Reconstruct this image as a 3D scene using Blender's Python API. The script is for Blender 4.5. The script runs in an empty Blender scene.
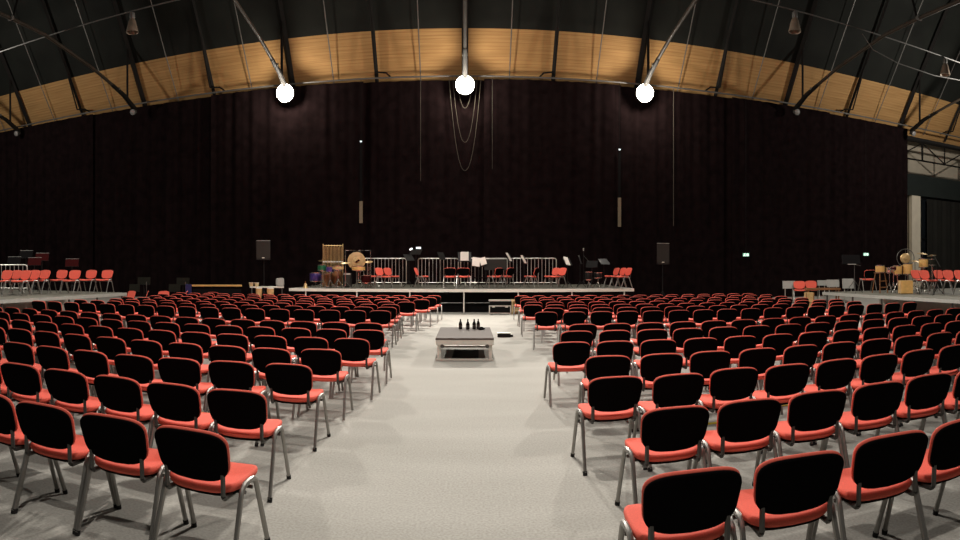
import bpy, math, random
from math import sin, cos, pi, radians, atan2, hypot
random.seed(7)
C = bpy.context.scene.collection
sc = bpy.context.scene

# ---------------------------------------------------------------- camera, world, light, exposure
EYE = 1.69           # eye height, metres
F = 601.0            # cylinder radius of the stitched panorama, in pixels of a 960 wide frame
HZ = 268.0           # horizon row
cam_d = bpy.data.cameras.new('camera'); cam = bpy.data.objects.new('camera', cam_d); C.objects.link(cam)
cam.location = (0, 0, EYE); cam.rotation_euler = (pi/2, 0, 0)
cam_d.type = 'PANO'; cam_d.panorama_type = 'CENTRAL_CYLINDRICAL'
cam_d.central_cylindrical_range_u_min = -480/F; cam_d.central_cylindrical_range_u_max = 480/F
cam_d.central_cylindrical_range_v_min = -(540-HZ)/F; cam_d.central_cylindrical_range_v_max = HZ/F
cam_d.central_cylindrical_radius = 1.0
cam_d.clip_start = 0.05; cam_d.clip_end = 300
sc.camera = cam
w = bpy.data.worlds.new('world'); sc.world = w; w.use_nodes = True
w.node_tree.nodes['Background'].inputs[0].default_value = (1.0, 0.9, 0.78, 1)
w.node_tree.nodes['Background'].inputs[1].default_value = 0.012
sc.view_settings.view_transform = 'Standard'; sc.view_settings.look = 'None'
sc.view_settings.gamma = 1.0; sc.view_settings.exposure = 0.0
try: sc.view_settings.use_curve_mapping = False
except Exception: pass
TURN = 15/F          # the hall's long axis lies a touch left of the lens axis
def hall(x, y, z=0.0):
    return (x*cos(TURN)-y*sin(TURN), x*sin(TURN)+y*cos(TURN), z)
def lamp(name, loc, power, radius, col=(1.0, 0.90, 0.76), spot=None, aim=None):
    d = bpy.data.lights.new(name, 'SPOT' if spot else 'POINT'); d.energy = power; d.color = col
    d.shadow_soft_size = radius
    if spot: d.spot_size = radians(spot); d.spot_blend = 0.8
    o = bpy.data.objects.new(name, d); C.objects.link(o); o.location = loc
    if aim:
        from mathutils import Vector
        o.rotation_euler = (Vector(aim)-Vector(loc)).to_track_quat('-Z', 'Y').to_euler()
    return o
FLOOD_Y, FLOOD_Z = 29.3, 10.62
WARM = (1.0, 0.94, 0.86)
for fx in (-9, 0, 9):                                   # the three burning floodlights: a beam over the seats and stray light upward
    lamp('flood_beam', hall(fx, FLOOD_Y-0.55, FLOOD_Z-0.2), 9500, 0.2, WARM, spot=84, aim=hall(fx*0.35, 5.0, 0))
    lamp('flood_stray', hall(fx, FLOOD_Y-0.75, FLOOD_Z-0.25), 480, 0.2)
lamp('unseen_overhead_light', hall(0.3, -2.0, 11.5), 1800, 0.15, WARM, spot=150, aim=hall(0.2, 3.0, 0))      # unseen high bay lamp over the audience, placed from the chair shadows
lamp('unseen_overhead_light', hall(0.2, 6.5, 11.5), 2600, 0.2, WARM, spot=56, aim=hall(0.2, 7.0, 0))         # added unseen spot that brightens the aisle
lamp('unseen_overhead_light', hall(0.0, 14.0, 11.5), 2000, 0.22, WARM)  # added out of view to brighten the far floor and roof boarding
lamp('unseen_overhead_light', hall(-3.0, 11.0, 11.5), 4200, 0.22, WARM, spot=60, aim=hall(-1.5, 24.0, 0.8))  # added unseen spot that brightens the stage
lamp('unseen_overhead_light', hall(-10.0, 8.0, 11.5), 3600, 0.25, WARM, spot=70, aim=hall(-14.5, 17.5, 0.8))  # added unseen pair that brightens the side platforms
lamp('unseen_overhead_light', hall(10.0, 8.0, 11.5), 3600, 0.25, WARM, spot=70, aim=hall(14.5, 17.5, 0.8))  # twin of the added spot, for the percussion platform
lamp('unseen_overhead_light', hall(26.0, 21.0, 11.0), 2300, 0.25, WARM)  # added out of view to brighten the end wall and pillar
lamp('unseen_overhead_light', hall(-25.0, 20.0, 11.0), 1500, 0.25, WARM)  # added out of view to lift the left curtain from black

# ---------------------------------------------------------------- materials
def mat(name, col, rough=0.6, metal=0.0, noise=0.0, scale=20.0, spec=0.5, bump=0.0, emit=None, trans=0.0, coat=0.0):
    m = bpy.data.materials.new(name); m.use_nodes = True
    nt = m.node_tree; b = nt.nodes['Principled BSDF']
    b.inputs['Base Color'].default_value = (*col, 1); b.inputs['Roughness'].default_value = rough
    b.inputs['Metallic'].default_value = metal; b.inputs['Specular IOR Level'].default_value = spec
    if coat: b.inputs['Coat Weight'].default_value = coat
    if trans: b.inputs['Transmission Weight'].default_value = trans
    if emit:
        b.inputs['Emission Color'].default_value = (*emit[0], 1); b.inputs['Emission Strength'].default_value = emit[1]
    if noise or bump:
        tc = nt.nodes.new('ShaderNodeTexCoord'); n = nt.nodes.new('ShaderNodeTexNoise')
        n.inputs['Scale'].default_value = scale; n.inputs['Detail'].default_value = 5
        nt.links.new(tc.outputs['Object'], n.inputs['Vector'])
        if noise:
            r = nt.nodes.new('ShaderNodeValToRGB')
            r.color_ramp.elements[0].position = 0.3; r.color_ramp.elements[1].position = 0.7
            r.color_ramp.elements[0].color = (*[c*(1-noise) for c in col], 1)
            r.color_ramp.elements[1].color = (*[min(1, c*(1+noise)) for c in col], 1)
            nt.links.new(n.outputs['Fac'], r.inputs['Fac']); nt.links.new(r.outputs['Color'], b.inputs['Base Color'])
        if bump:
            bp = nt.nodes.new('ShaderNodeBump'); bp.inputs['Strength'].default_value = bump; bp.inputs['Distance'].default_value = 0.01
            nt.links.new(n.outputs['Fac'], bp.inputs['Height']); nt.links.new(bp.outputs['Normal'], b.inputs['Normal'])
    return m
M = {}
M['red'] = mat('coral_red_fabric', (0.80, 0.142, 0.098), 0.85, noise=0.08, scale=120, spec=0.2)
M['shell'] = mat('black_chair_shell', (0.0024, 0.002, 0.0022), 0.9, noise=0.1, scale=60, spec=0.04)
M['steel'] = mat('grey_painted_steel', (0.30, 0.29, 0.27), 0.38, 0.75, noise=0.06, scale=15)
M['bracket'] = mat('dark_grey_steel', (0.10, 0.097, 0.09), 0.42, 0.6, noise=0.06, scale=15)
M['rubber'] = mat('black_rubber', (0.012, 0.011, 0.011), 0.75, noise=0.1, scale=40, spec=0.3)
M['black'] = mat('matt_black', (0.0045, 0.004, 0.0043), 0.8, noise=0.1, scale=20, spec=0.1)
M['blackmetal'] = mat('black_powder_coated_metal', (0.008, 0.0075, 0.0075), 0.5, 0.0, noise=0.1, scale=20, spec=0.25)
M['white'] = mat('white_painted_metal', (0.72, 0.69, 0.62), 0.5, noise=0.05, scale=10)
M['alu'] = mat('bare_aluminium', (0.62, 0.60, 0.55), 0.35, 0.6, noise=0.06, scale=12)
M['chrome'] = mat('chromed_steel', (0.6, 0.58, 0.54), 0.25, 0.95, noise=0.04, scale=10)
M['paper'] = mat('white_sheet_paper', (0.82, 0.79, 0.71), 0.8, noise=0.05, scale=25)
M['brass'] = mat('polished_brass', (0.60, 0.42, 0.20), 0.45, 0.7, noise=0.1, scale=9)
M['gold'] = mat('amber_drum_shell', (0.62, 0.37, 0.12), 0.35, noise=0.12, scale=9, coat=0.3)
M['drumhead'] = mat('cream_drumhead', (0.78, 0.72, 0.6), 0.6, noise=0.05, scale=20)
M['tan'] = mat('tan_wood', (0.52, 0.33, 0.14), 0.5, noise=0.2, scale=7)
M['brown'] = mat('brown_wood', (0.20, 0.085, 0.03), 0.45, noise=0.25, scale=7)
M['ply'] = mat('pale_plywood', (0.62, 0.47, 0.25), 0.6, noise=0.15, scale=6)
M['green'] = mat('green_drum_lacquer', (0.01, 0.10, 0.045), 0.3, noise=0.1, scale=10)
M['purple'] = mat('purple_drum_lacquer', (0.05, 0.03, 0.16), 0.3, noise=0.1, scale=10)
M['blue'] = mat('deep_blue_cloth', (0.02, 0.018, 0.10), 0.8, noise=0.1, scale=10)
M['darkred'] = mat('dark_red_lacquer', (0.035, 0.003, 0.003), 0.85, noise=0.1, scale=10, spec=0.1)
M['greypanel'] = mat('pale_grey_panel', (0.36, 0.36, 0.33), 0.6, noise=0.06, scale=8)
M['olive'] = mat('dark_olive_plastic', (0.012, 0.012, 0.008), 0.85, noise=0.1, scale=8, spec=0.15)
M['grille'] = mat('speaker_grille_grey', (0.020, 0.018, 0.014), 0.8, noise=0.15, scale=80)
M['glassblack'] = mat('black_bottle_glass', (0.006, 0.006, 0.006), 0.15, noise=0.05, scale=9)
M['label'] = mat('grey_bottle_label', (0.10, 0.09, 0.08), 0.6, noise=0.1, scale=30)
M['lens'] = mat('burning_lamp_glass', (1, 1, 1), 0.3, emit=((1.0, 0.93, 0.80), 60.0))
M['lensoff'] = mat('unlit_lamp_glass', (0.22, 0.21, 0.20), 0.3, noise=0.05, scale=9)
M['green_sign'] = mat('lit_green_sign', (0.3, 0.6, 0.45), 0.5, emit=((0.45, 0.9, 0.65), 0.5))
M['sign_white'] = mat('lit_white_sign', (0.9, 0.95, 0.9), 0.5, emit=((0.85, 1.0, 0.92), 1.0))
M['clip'] = mat('lit_clip_lamp', (0.8, 0.9, 0.9), 0.5, emit=((0.8, 0.95, 1.0), 0.9))
M['truss'] = mat('dark_truss_steel', (0.007, 0.006, 0.005), 0.7, 0.0, noise=0.15, scale=4, spec=0.15)
M['tie'] = mat('brown_truss_tube', (0.035, 0.026, 0.018), 0.6, 0.0, noise=0.15, scale=4, spec=0.2)
M['rod'] = mat('pale_galvanised_rod', (0.13, 0.125, 0.115), 0.5, 0.4, noise=0.1, scale=4)
M['glasslamp'] = mat('dusty_lamp_reflector', (0.22, 0.17, 0.125), 0.45, 0.2, noise=0.2, scale=5)
M['yellow'] = mat('yellow_floor_tape', (0.62, 0.50, 0.03), 0.7, noise=0.15, scale=20)
M['wallwhite'] = mat('off_white_plaster', (0.50, 0.44, 0.34), 0.9, noise=0.07, scale=1.2)
M['wallgreen'] = mat('dark_green_fascia', (0.012, 0.018, 0.0155), 0.8, noise=0.1, scale=1.5)
M['pillar'] = mat('cream_pillar', (0.80, 0.72, 0.57), 0.8, noise=0.05, scale=2)
M['deck'] = mat('grey_green_stage_deck', (0.115, 0.11, 0.085), 0.7, noise=0.18, scale=3)
M['swag'] = mat('dull_dark_cable', (0.05, 0.042, 0.03), 0.7, noise=0.1, scale=5)
M['gap_strip'] = mat('pale_gap_colour', (0.20, 0.16, 0.105), 0.85, noise=0.1, scale=5)
M['tabletop'] = mat('greyish_brown_deck_board', (0.12, 0.10, 0.087), 0.8, noise=0.06, scale=25, spec=0.2)
M['mat_rib'] = mat('black_ribbed_rubber', (0.03, 0.029, 0.025), 0.7, noise=0.2, scale=60)

def carpet():
    m = bpy.data.materials.new('light_grey_carpet'); m.use_nodes = True; nt = m.node_tree; b = nt.nodes['Principled BSDF']
    b.inputs['Roughness'].default_value = 0.95; b.inputs['Specular IOR Level'].default_value = 0.1
    tc = nt.nodes.new('ShaderNodeTexCoord')
    n1 = nt.nodes.new('ShaderNodeTexNoise'); n1.inputs['Scale'].default_value = 55; n1.inputs['Detail'].default_value = 4
    n2 = nt.nodes.new('ShaderNodeTexNoise'); n2.inputs['Scale'].default_value = 0.7; n2.inputs['Detail'].default_value = 6
    mp = nt.nodes.new('ShaderNodeMapping'); mp.inputs['Scale'].default_value = (0.5, 2.2, 1)
    nt.links.new(tc.outputs['Object'], n1.inputs['Vector']); nt.links.new(tc.outputs['Object'], mp.inputs['Vector']); nt.links.new(mp.outputs['Vector'], n2.inputs['Vector'])
    a = nt.nodes.new('ShaderNodeValToRGB'); a.color_ramp.elements[0].position = 0.25; a.color_ramp.elements[1].position = 0.75
    a.color_ramp.elements[0].color = (0.33, 0.315, 0.285, 1); a.color_ramp.elements[1].color = (0.50, 0.485, 0.445, 1)
    c = nt.nodes.new('ShaderNodeValToRGB'); c.color_ramp.elements[0].position = 0.3; c.color_ramp.elements[1].position = 0.7
    c.color_ramp.elements[0].color = (0.86, 0.86, 0.85, 1); c.color_ramp.elements[1].color = (1, 1, 1, 1)
    x = nt.nodes.new('ShaderNodeMix'); x.data_type = 'RGBA'; x.blend_type = 'MULTIPLY'; x.inputs['Factor'].default_value = 1
    nt.links.new(n1.outputs['Fac'], a.inputs['Fac']); nt.links.new(n2.outputs['Fac'], c.inputs['Fac'])
    nt.links.new(a.outputs['Color'], x.inputs['A']); nt.links.new(c.outputs['Color'], x.inputs['B']); nt.links.new(x.outputs['Result'], b.inputs['Base Color'])
    return m
M['carpet'] = carpet()
def boarding():
    m = bpy.data.materials.new('honey_roof_boarding'); m.use_nodes = True; nt = m.node_tree; b = nt.nodes['Principled BSDF']
    b.inputs['Roughness'].default_value = 0.75; b.inputs['Specular IOR Level'].default_value = 0.2
    tc = nt.nodes.new('ShaderNodeTexCoord')
    mp = nt.nodes.new('ShaderNodeMapping'); mp.inputs['Scale'].default_value = (0.35, 9.0, 9.0)
    n = nt.nodes.new('ShaderNodeTexNoise'); n.inputs['Scale'].default_value = 1.3; n.inputs['Detail'].default_value = 6
    wv = nt.nodes.new('ShaderNodeTexWave'); wv.bands_direction = 'Z'; wv.inputs['Scale'].default_value = 2.2; wv.inputs['Distortion'].default_value = 0.4
    r = nt.nodes.new('ShaderNodeValToRGB'); r.color_ramp.elements[0].position = 0.3; r.color_ramp.elements[1].position = 0.72
    r.color_ramp.elements[0].color = (0.30, 0.168, 0.062, 1); r.color_ramp.elements[1].color = (0.42, 0.245, 0.095, 1)
    q = nt.nodes.new('ShaderNodeValToRGB'); q.color_ramp.elements[0].position = 0.0; q.color_ramp.elements[1].position = 0.18
    q.color_ramp.elements[0].color = (0.80, 0.78, 0.76, 1); q.color_ramp.elements[1].color = (1, 1, 1, 1)
    x = nt.nodes.new('ShaderNodeMix'); x.data_type = 'RGBA'; x.blend_type = 'MULTIPLY'; x.inputs['Factor'].default_value = 1
    nt.links.new(tc.outputs['Object'], mp.inputs['Vector']); nt.links.new(mp.outputs['Vector'], n.inputs['Vector']); nt.links.new(tc.outputs['Object'], wv.inputs['Vector'])
    nt.links.new(n.outputs['Fac'], r.inputs['Fac']); nt.links.new(wv.outputs['Fac'], q.inputs['Fac'])
    nt.links.new(r.outputs['Color'], x.inputs['A']); nt.links.new(q.outputs['Color'], x.inputs['B']); nt.links.new(x.outputs['Result'], b.inputs['Base Color'])
    return m
M['boards'] = boarding()
M['roof'] = mat('dark_green_grey_roof_panels', (0.0085, 0.0095, 0.0075), 0.85, noise=0.25, scale=0.8, spec=0.2)
M['curtain'] = mat('black_velvet', (0.0080, 0.0045, 0.0047), 0.95, noise=0.35, scale=2.5, spec=0.03)
M['darkglass'] = mat('dark_window_glass', (0.012, 0.015, 0.018), 0.25, noise=0.2, scale=2)
M['drape'] = mat('dark_olive_drape', (0.010, 0.009, 0.006), 0.9, noise=0.3, scale=1.5)

# ---------------------------------------------------------------- mesh helper
class MB:
    def __init__(s): s.v = []; s.f = []; s.m = []; s.k = 0
    def add(s, vs, fs):
        o = len(s.v); s.v += [tuple(p) for p in vs]
        for f in fs: s.f.append(tuple(i+o for i in f)); s.m.append(s.k)
        return s
    def box(s, c, size, rz=0.0, rx=0.0, ry=0.0):
        hx, hy, hz = [q/2 for q in size]; vs = []
        for z in (-hz, hz):
            for x, y in ((-hx,-hy),(hx,-hy),(hx,hy),(-hx,hy)):
                X, Y, Z = x, y, z
                Y, Z = Y*cos(rx)-Z*sin(rx), Y*sin(rx)+Z*cos(rx)
                X, Z = X*cos(ry)+Z*sin(ry), -X*sin(ry)+Z*cos(ry)
                X, Y = X*cos(rz)-Y*sin(rz), X*sin(rz)+Y*cos(rz)
                vs.append((c[0]+X, c[1]+Y, c[2]+Z))
        return s.add(vs, [(3,2,1,0),(4,5,6,7),(0,1,5,4),(1,2,6,5),(2,3,7,6),(3,0,4,7)])
    def tube(s, pts, r, n=8, r2=None, flat=1.0):
        from mathutils import Vector
        P = [Vector(p) for p in pts]; L = len(P); vs = []; fs = []; prev = None
        for i, p in enumerate(P):
            t = (P[min(i+1, L-1)]-P[max(i-1, 0)]).normalized()
            if prev is None:
                a = Vector((1,0,0)) if abs(t.x) < 0.8 else Vector((0,1,0))
            else: a = prev
            u = (a - t*a.dot(t)).normalized(); prev = u; q = t.cross(u)
            rr = r if r2 is None else r+(r2-r)*i/(L-1)
            for k in range(n):
                w_ = 2*pi*k/n; vs.append(p+u*cos(w_)*rr*flat+q*sin(w_)*rr)
        for i in range(L-1):
            for k in range(n):
                a = i*n+k; b = i*n+(k+1) % n; fs.append((a, b, b+n, a+n))
        fs.append(tuple(range(n-1, -1, -1))); fs.append(tuple((L-1)*n+k for k in range(n)))
        return s.add(vs, fs)
    def lathe(s, prof, c=(0,0,0), n=20, axis='z', tilt=0.0, rz=0.0):
        vs = []; fs = []; L = len(prof)
        for r, h in prof:
            for k in range(n):
                w_ = 2*pi*k/n; x, y, z = r*cos(w_), r*sin(w_), h
                if axis == 'y': x, y, z = x, -z, y
                y, z = y*cos(tilt)-z*sin(tilt), y*sin(tilt)+z*cos(tilt)
                x, y = x*cos(rz)-y*sin(rz), x*sin(rz)+y*cos(rz)
                vs.append((c[0]+x, c[1]+y, c[2]+z))
        for i in range(L-1):
            for k in range(n):
                a = i*n+k; b = i*n+(k+1) % n; fs.append((a, b, b+n, a+n))
        if prof[0][0] > 1e-5: fs.append(tuple(range(n-1, -1, -1)))
        if prof[-1][0] > 1e-5: fs.append(tuple((L-1)*n+k for k in range(n)))
        return s.add(vs, fs)
    def slab(s, outline, th, bev, fn, rings=(0.9, 0.6, 0.3)):
        # a rounded cushion: outline in (u, v), thickness th along w, mapped to space by fn(u, v, w)
        n = len(outline); ring = []
        def r_(k, w_): ring.append([(u*k, v*k, w_) for u, v in outline])
        for k in reversed(rings): r_(k, th/2)
        ring = ring[::-1][::-1]
        ring = [ring[-1]] if False else ring
        R = [[(u*k, v*k, th/2) for u, v in outline] for k in sorted(rings)]
        ext = max(abs(u) for u, v in outline)
        for a in (90, 60, 30, 0, -30, -60, -90):
            k = 1 - bev*(1-cos(radians(a)))/ext
            h = (th/2-bev)*(1 if a > 0 else -1 if a < 0 else 0) + bev*sin(radians(a))
            R.append([(u*k, v*k, h) for u, v in outline])
        R += [[(u*k, v*k, -th/2) for u, v in outline] for k in sorted(rings, reverse=True)]
        vs = [fn(0, 0, th/2)]; fs = []
        for q in R: vs += [fn(*p) for p in q]
        vs.append(fn(0, 0, -th/2)); last = len(vs)-1
        for k in range(n): fs.append((0, 1+k, 1+(k+1) % n))
        for i in range(len(R)-1):
            for k in range(n):
                a = 1+i*n+k; b = 1+i*n+(k+1) % n; fs.append((a, a+n, b+n, b))
        o = 1+(len(R)-1)*n
        for k in range(n): fs.append((last, o+(k+1) % n, o+k))
        return s.add(vs, fs)
    def build(s, name, m, parent=None, smooth=True, world=None):
        me = bpy.data.meshes.new(name); me.from_pydata(s.v, [], s.f); me.update()
        ms = m if isinstance(m, (list, tuple)) else [m]
        for q in ms: me.materials.append(q)
        me.polygons.foreach_set('material_index', s.m)
        if smooth:
            me.polygons.foreach_set('use_smooth', [True]*len(me.polygons))
            me.set_sharp_from_angle(angle=radians(38))
        o = bpy.data.objects.new(name, me); C.objects.link(o)
        if parent: o.parent = parent
        return o
def tag(o, label, cat, group=None, kind=None):
    o['label'] = label; o['category'] = cat
    if group: o['group'] = group
    if kind: o['kind'] = kind
    return o
def thing(name, label, cat, loc=(0,0,0), rz=0.0, group=None):
    o = bpy.data.objects.new(name, None); C.objects.link(o); o.empty_display_size = 0.1
    o.location = loc; o.rotation_euler = (0, 0, rz); return tag(o, label, cat, group)
def struct(name, mb, m, smooth=False):
    o = mb.build(name, m, None, smooth); o['kind'] = 'structure'; return o
def dup(root, loc, rz, label, group=None):
    r = root.copy(); C.objects.link(r); r.location = loc; r.rotation_euler = (0, 0, rz); r['label'] = label
    if group: r['group'] = group
    for ch in kids[root.name]:
        c = ch.copy(); C.objects.link(c); c.parent = r
        for g in kids.get(ch.name, ()):
            d = g.copy(); C.objects.link(d); d.parent = c
    return r
kids = {}
def note_kids(root):
    kids[root.name] = [o for o in bpy.data.objects if o.parent == root]
    for c in kids[root.name]: kids[c.name] = [o for o in bpy.data.objects if o.parent == c]
def pol(px, r):      # a bearing (given as a column of the panorama) and a distance, in metres on the floor
    t = (px-480)/F; return (r*sin(t), r*cos(t))
def face(dx, dy): return atan2(-dx, dy)

# ---------------------------------------------------------------- the setting
fl = MB(); fl.add([(-45,-12,0),(45,-12,0),(45,40,0),(-45,40,0)], [(0,1,2,3)]); struct('floor', fl, M['carpet'])
def ribbon(pts, x0, x1, th=0.15):        # a roof sheet: a profile in (y, z) swept along x
    mb = MB(); n = len(pts); vs = []
    for x in (x0, x1):
        for y, z in pts: vs.append(hall(x, y, z))
        for y, z in pts: vs.append(hall(x, y+th*0.8, z+th*0.6))
    fs = []
    for i in range(n-1):
        fs.append((i, i+1, 2*n+i+1, 2*n+i)); fs.append((n+i, 3*n+i, 3*n+i+1, n+i+1))
    return mb.add(vs, fs)
struct('trim_1', ribbon([(30.95,10.9),(29.35,13.40)], -40, 46), M['boards'])
struct('ceiling', ribbon([(29.35,13.40),(26.3,17.9),(22.0,21.5),(15.0,24.0),(0.0,25.5),(-12,25)], -40, 46), M['roof'])
wb = MB(); wb.box(hall(0, 33.4, 5.5), (100, 0.3, 11.6), TURN); struct('wall_back', wb, M['wallwhite'])
gb = MB(); gb.box(hall(33.5, 32.9, 7.85), (13, 0.5, 1.55), TURN); struct('trim_2', gb, M['wallgreen'])
pb = MB(); pb.box(hall(30.52, 32.85, 3.55), (0.88, 0.3, 7.05), TURN); struct('trim_3', pb, M['pillar'])
wn = MB(); wn.box(hall(36.1, 33.1, 3.55), (10.0, 0.12, 7.0), TURN); win = struct('window_1', wn, M['darkglass'])
fr = MB()
for k in range(6): fr.box(hall(31.3+k*1.95, 32.98, 3.55), (0.09, 0.12, 7.0), TURN)
for z in (0.15, 3.9, 6.95): fr.box(hall(36.1, 32.98, z), (10.0, 0.10, 0.08), TURN)
fr.build('window_frame', M['blackmetal'], win, False)
def drape(x0, x1, y, z0, z1, amp, step, seed, lean=0.0):
    rnd = random.Random(seed); n = max(4, int((x1-x0)/step)); ph = [rnd.uniform(0, 6.28) for _ in range(4)]
    mb = MB(); vs = []; fs = []; rows = 3
    for j in range(rows):
        z = z0+(z1-z0)*j/(rows-1); k = 1.0-0.55*j/(rows-1)
        for i in range(n+1):
            x = x0+(x1-x0)*i/n
            d = amp*k*(sin(x*7.1+ph[0]+1.3*sin(x*0.9+ph[1]))+0.6*sin(x*12.7+ph[2])+0.5*sin(x*2.9+ph[3]))
            vs.append(hall(x, y+d, z))
    for j in range(rows-1):
        for i in range(n):
            a = j*(n+1)+i; fs.append((a, a+1, a+n+2, a+n+1))
    return mb.add(vs, fs)
t = tag(drape(31.6, 40, 32.7, 0.05, 6.9, 0.07, 0.07, 5).build('window_drape', M['drape']), 'dark olive drape hanging before the tall window beyond the cream pillar', 'curtain')
CY = 29.95
panels = [(-33, -21.35, 'black curtain panel at the far end behind the music stands on the choir platform'),
          (-21.5, -13.3, 'black curtain panel behind the red chairs and the long console'),
          (-13.45, -5.1, 'black curtain panel behind the loudspeaker beside the tubular bells'),
          (-5.25, 1.1, 'black curtain panel behind the crowd barriers, edged by the pale gap strip'),
          (0.95, 7.95, 'black curtain panel behind the row of three red chairs at the stage end'),
          (7.8, 14.4, 'black curtain panel behind the loudspeaker on its pole off the stage end'),
          (14.25, 20.8, 'black curtain panel behind the pale grey desk panels, carrying an exit sign'),
          (20.65, 27.35, 'black curtain panel ending beside the cream pillar, behind the gong')]
for k, (a, b, lab) in enumerate(panels):
    tag(drape(a, b, CY + 0.22*(k % 2), 0.03, 11.12, 0.055, 0.055, k).build('stage_curtain', M['curtain']), lab, 'curtain', 'black stage curtains')
rl = MB(); rl.tube([hall(-36, 29.78, 11.2), hall(40, 29.78, 11.2)], 0.045, 8)
tag(rl.build('curtain_rail', M['rod']), 'long pale rail along the top of the black curtains', 'rail')
for (px, za, zb, zc, lab) in ((361, 8.05, 5.05, 3.95, 'curtain gap strip beside the drum cluster, dark above and pale below'),
                              (619.5, 7.75, 5.3, 3.8, 'curtain gap strip above the row of three red chairs, dark above and pale below')):
    x, y, _ = hall(29.78*math.tan((px-465)/F), 29.78)
    h = thing('curtain_gap_strip', lab, 'strip', (x, y, 0), TURN)  # added strip standing in for pale wall showing through a curtain gap
    MB().box((0, 0, (za+zb)/2), (0.13, 0.03, za-zb)).build('gap_strip', M['black'], h, False)
    MB().box((0, 0, (zb+zc)/2), (0.17, 0.02, zb-zc)).build('pale_panel', M['gap_strip'], h, False)
    MB().tube([(0, 0, za), (0, 0, 11.2)], 0.012, 5).build('cord', M['black'], h)
    MB().lathe([(0, -0.05), (0.055, -0.02), (0.055, 0.02), (0, 0.05)], (0, -0.03, za), 10).build('clip', M['clip'], h)  # bright dot made by a glowing material, the clip is no lamp
x, y, _ = hall(29.78*math.tan(208.5/F), 29.78); c = MB(); c.tube([(x, y, 11.2), (x, y, 7.6), (x, y, 3.9)], 0.02, 6)
tag(c.build('pull_rope', M['swag']), 'thin rope hanging just off the second loudspeaker', 'rope')
ls = MB()
for (wd, dp) in ((0.42, 1.6), (0.62, 3.3), (0.8, 4.7)):
    pts = []
    for k in range(17):
        u = -1+2*k/16; pts.append(hall(u*wd, 29.72, 11.2-dp*(1-abs(u)**2.2)))
    ls.tube(pts, 0.014, 5)
for xx, zz in ((1.35, 6.6), (-2.2, 6.0)): ls.tube([hall(xx, 29.72, 11.2), hall(xx, 29.72, zz)], 0.010, 5)
tag(ls.build('swag_cable', M['swag']), 'looped cables hanging in swags under the middle lit floodlight', 'cable')

# ---------------------------------------------------------------- roof steelwork
TIE = [(29.35, 10.85), (28.2, 11.35), (25.2, 12.0), (21.4, 12.55), (19.0, 12.6), (10.0, 12.6), (-4, 12.6)]
def truss(x, lab):
    t = thing('roof_truss', lab, 'truss', (0, 0, 0), TURN, 'main roof trusses')
    MB().tube([(x, y, z) for y, z in TIE], 0.085, 8).build('tie', M['tie'], t)
    MB().tube([(x, 29.4, 10.8), (x, 28.2, 11.32), (x, 27.0, 11.6)], 0.15, 8, 0.10).build('tie_shoe', M['truss'], t)
    r = MB(); r.tube([(x, 30.75, 10.95), (x, 29.1, 13.45), (x, 26.1, 17.8), (x, 21.8, 21.3), (x, 15, 23.7), (x, 0, 25.2), (x, -10, 24.8)], 0.16, 4); r.build('rafter', M['truss'], t, False)
    MB().tube([(x, 28.6, 11.25), (x, 28.6, 14.0)], 0.07, 6).build('strut', M['truss'], t)
    MB().tube([(x, 19.2, 12.5), (x, 21.9, 21.2)], 0.05, 6).build('strut', M['truss'], t)
    MB().tube([(x-0.13, 27.6, 11.5), (x+0.13, 27.6, 11.5)], 0.07, 8).build('joint_pin', M['rod'], t)
    MB().tube([(x-0.13, 19.1, 12.6), (x+0.13, 19.1, 12.6)], 0.09, 8).build('joint_pin', M['rod'], t)
    return t
for x, lab in ((-27, 'dark steel roof truss nearest the picture edge above the choir platform chairs'),
               (-18, 'dark steel roof truss footed at the unlit lamp between choir platform and lit lamp'),
               (-9, 'dark steel roof truss above the lit floodlight near the drum cluster'),
               (0, 'steel roof truss seen end on above the middle lit floodlight'),
               (9, 'dark steel roof truss above the lit floodlight over the second loudspeaker'),
               (18, 'dark steel roof truss footed at the unlit lamp above the pale desk panels'),
               (27, 'dark steel roof truss footed where the black curtains end'),
               (36, 'dark steel roof truss beyond the curtain end, over the tall window')): truss(x, lab)
ordn = ['first', 'second', 'third', 'fourth', 'fifth', 'sixth', 'seventh', 'eighth', 'ninth', 'tenth', 'eleventh', 'twelfth', 'thirteenth',
        'fourteenth', 'fifteenth', 'sixteenth', 'seventeenth', 'eighteenth', 'nineteenth', 'twentieth']
for s in (-1, 1):
    side = 'left' if s < 0 else 'right'
    for k in range(4):
        x = s*(4.5+9*k)
        t = thing('roof_rafter', 'slim dark rafter crossing the wood boarding, %s one %s of the middle floodlight' % (ordn[k], side), 'rafter', (0, 0, 0), TURN, 'intermediate rafters')
        MB().tube([(x, 30.7, 10.95), (x, 29.1, 13.4), (x, 26.1, 17.75), (x, 21.8, 21.2), (x, 15, 23.6), (x, 0, 25.1)], 0.10, 4).build('rafter_bar', M['truss'], t, False)
        MB().tube([(x-s*0.0, 28.7, 13.9), (x, 29.9, 11.55)], 0.05, 6).build('strut', M['truss'], t)
        MB().tube([(x, 29.9, 11.55), (x+s*-0.55, 29.95, 11.5), (x-s*0.75, 30.25, 11.35)], 0.045, 6).build('bracket', M['truss'], t)
    for k in range(7):
        x = s*(2.25+4.5*k)
        q = MB().tube([(hall(x, 30.62, 11.05)), hall(x, 29.0, 13.3), hall(x, 26.0, 17.6), hall(x, 21.7, 21.0)], 0.028, 6)
        tag(q.build('roof_rod', M['rod']), 'thin pale rod running up the dark roof, %s one %s of the middle floodlight' % (ordn[k], side), 'rod', 'thin roof rods')
pp = MB(); pp.tube([hall(-36, 22, 12.75), hall(40, 22, 12.75)], 0.03, 6)
tag(pp.build('lamp_conduit', M['rod']), 'long pale conduit crossing under the roof that carries the unlit bell lamps', 'conduit')
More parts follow.
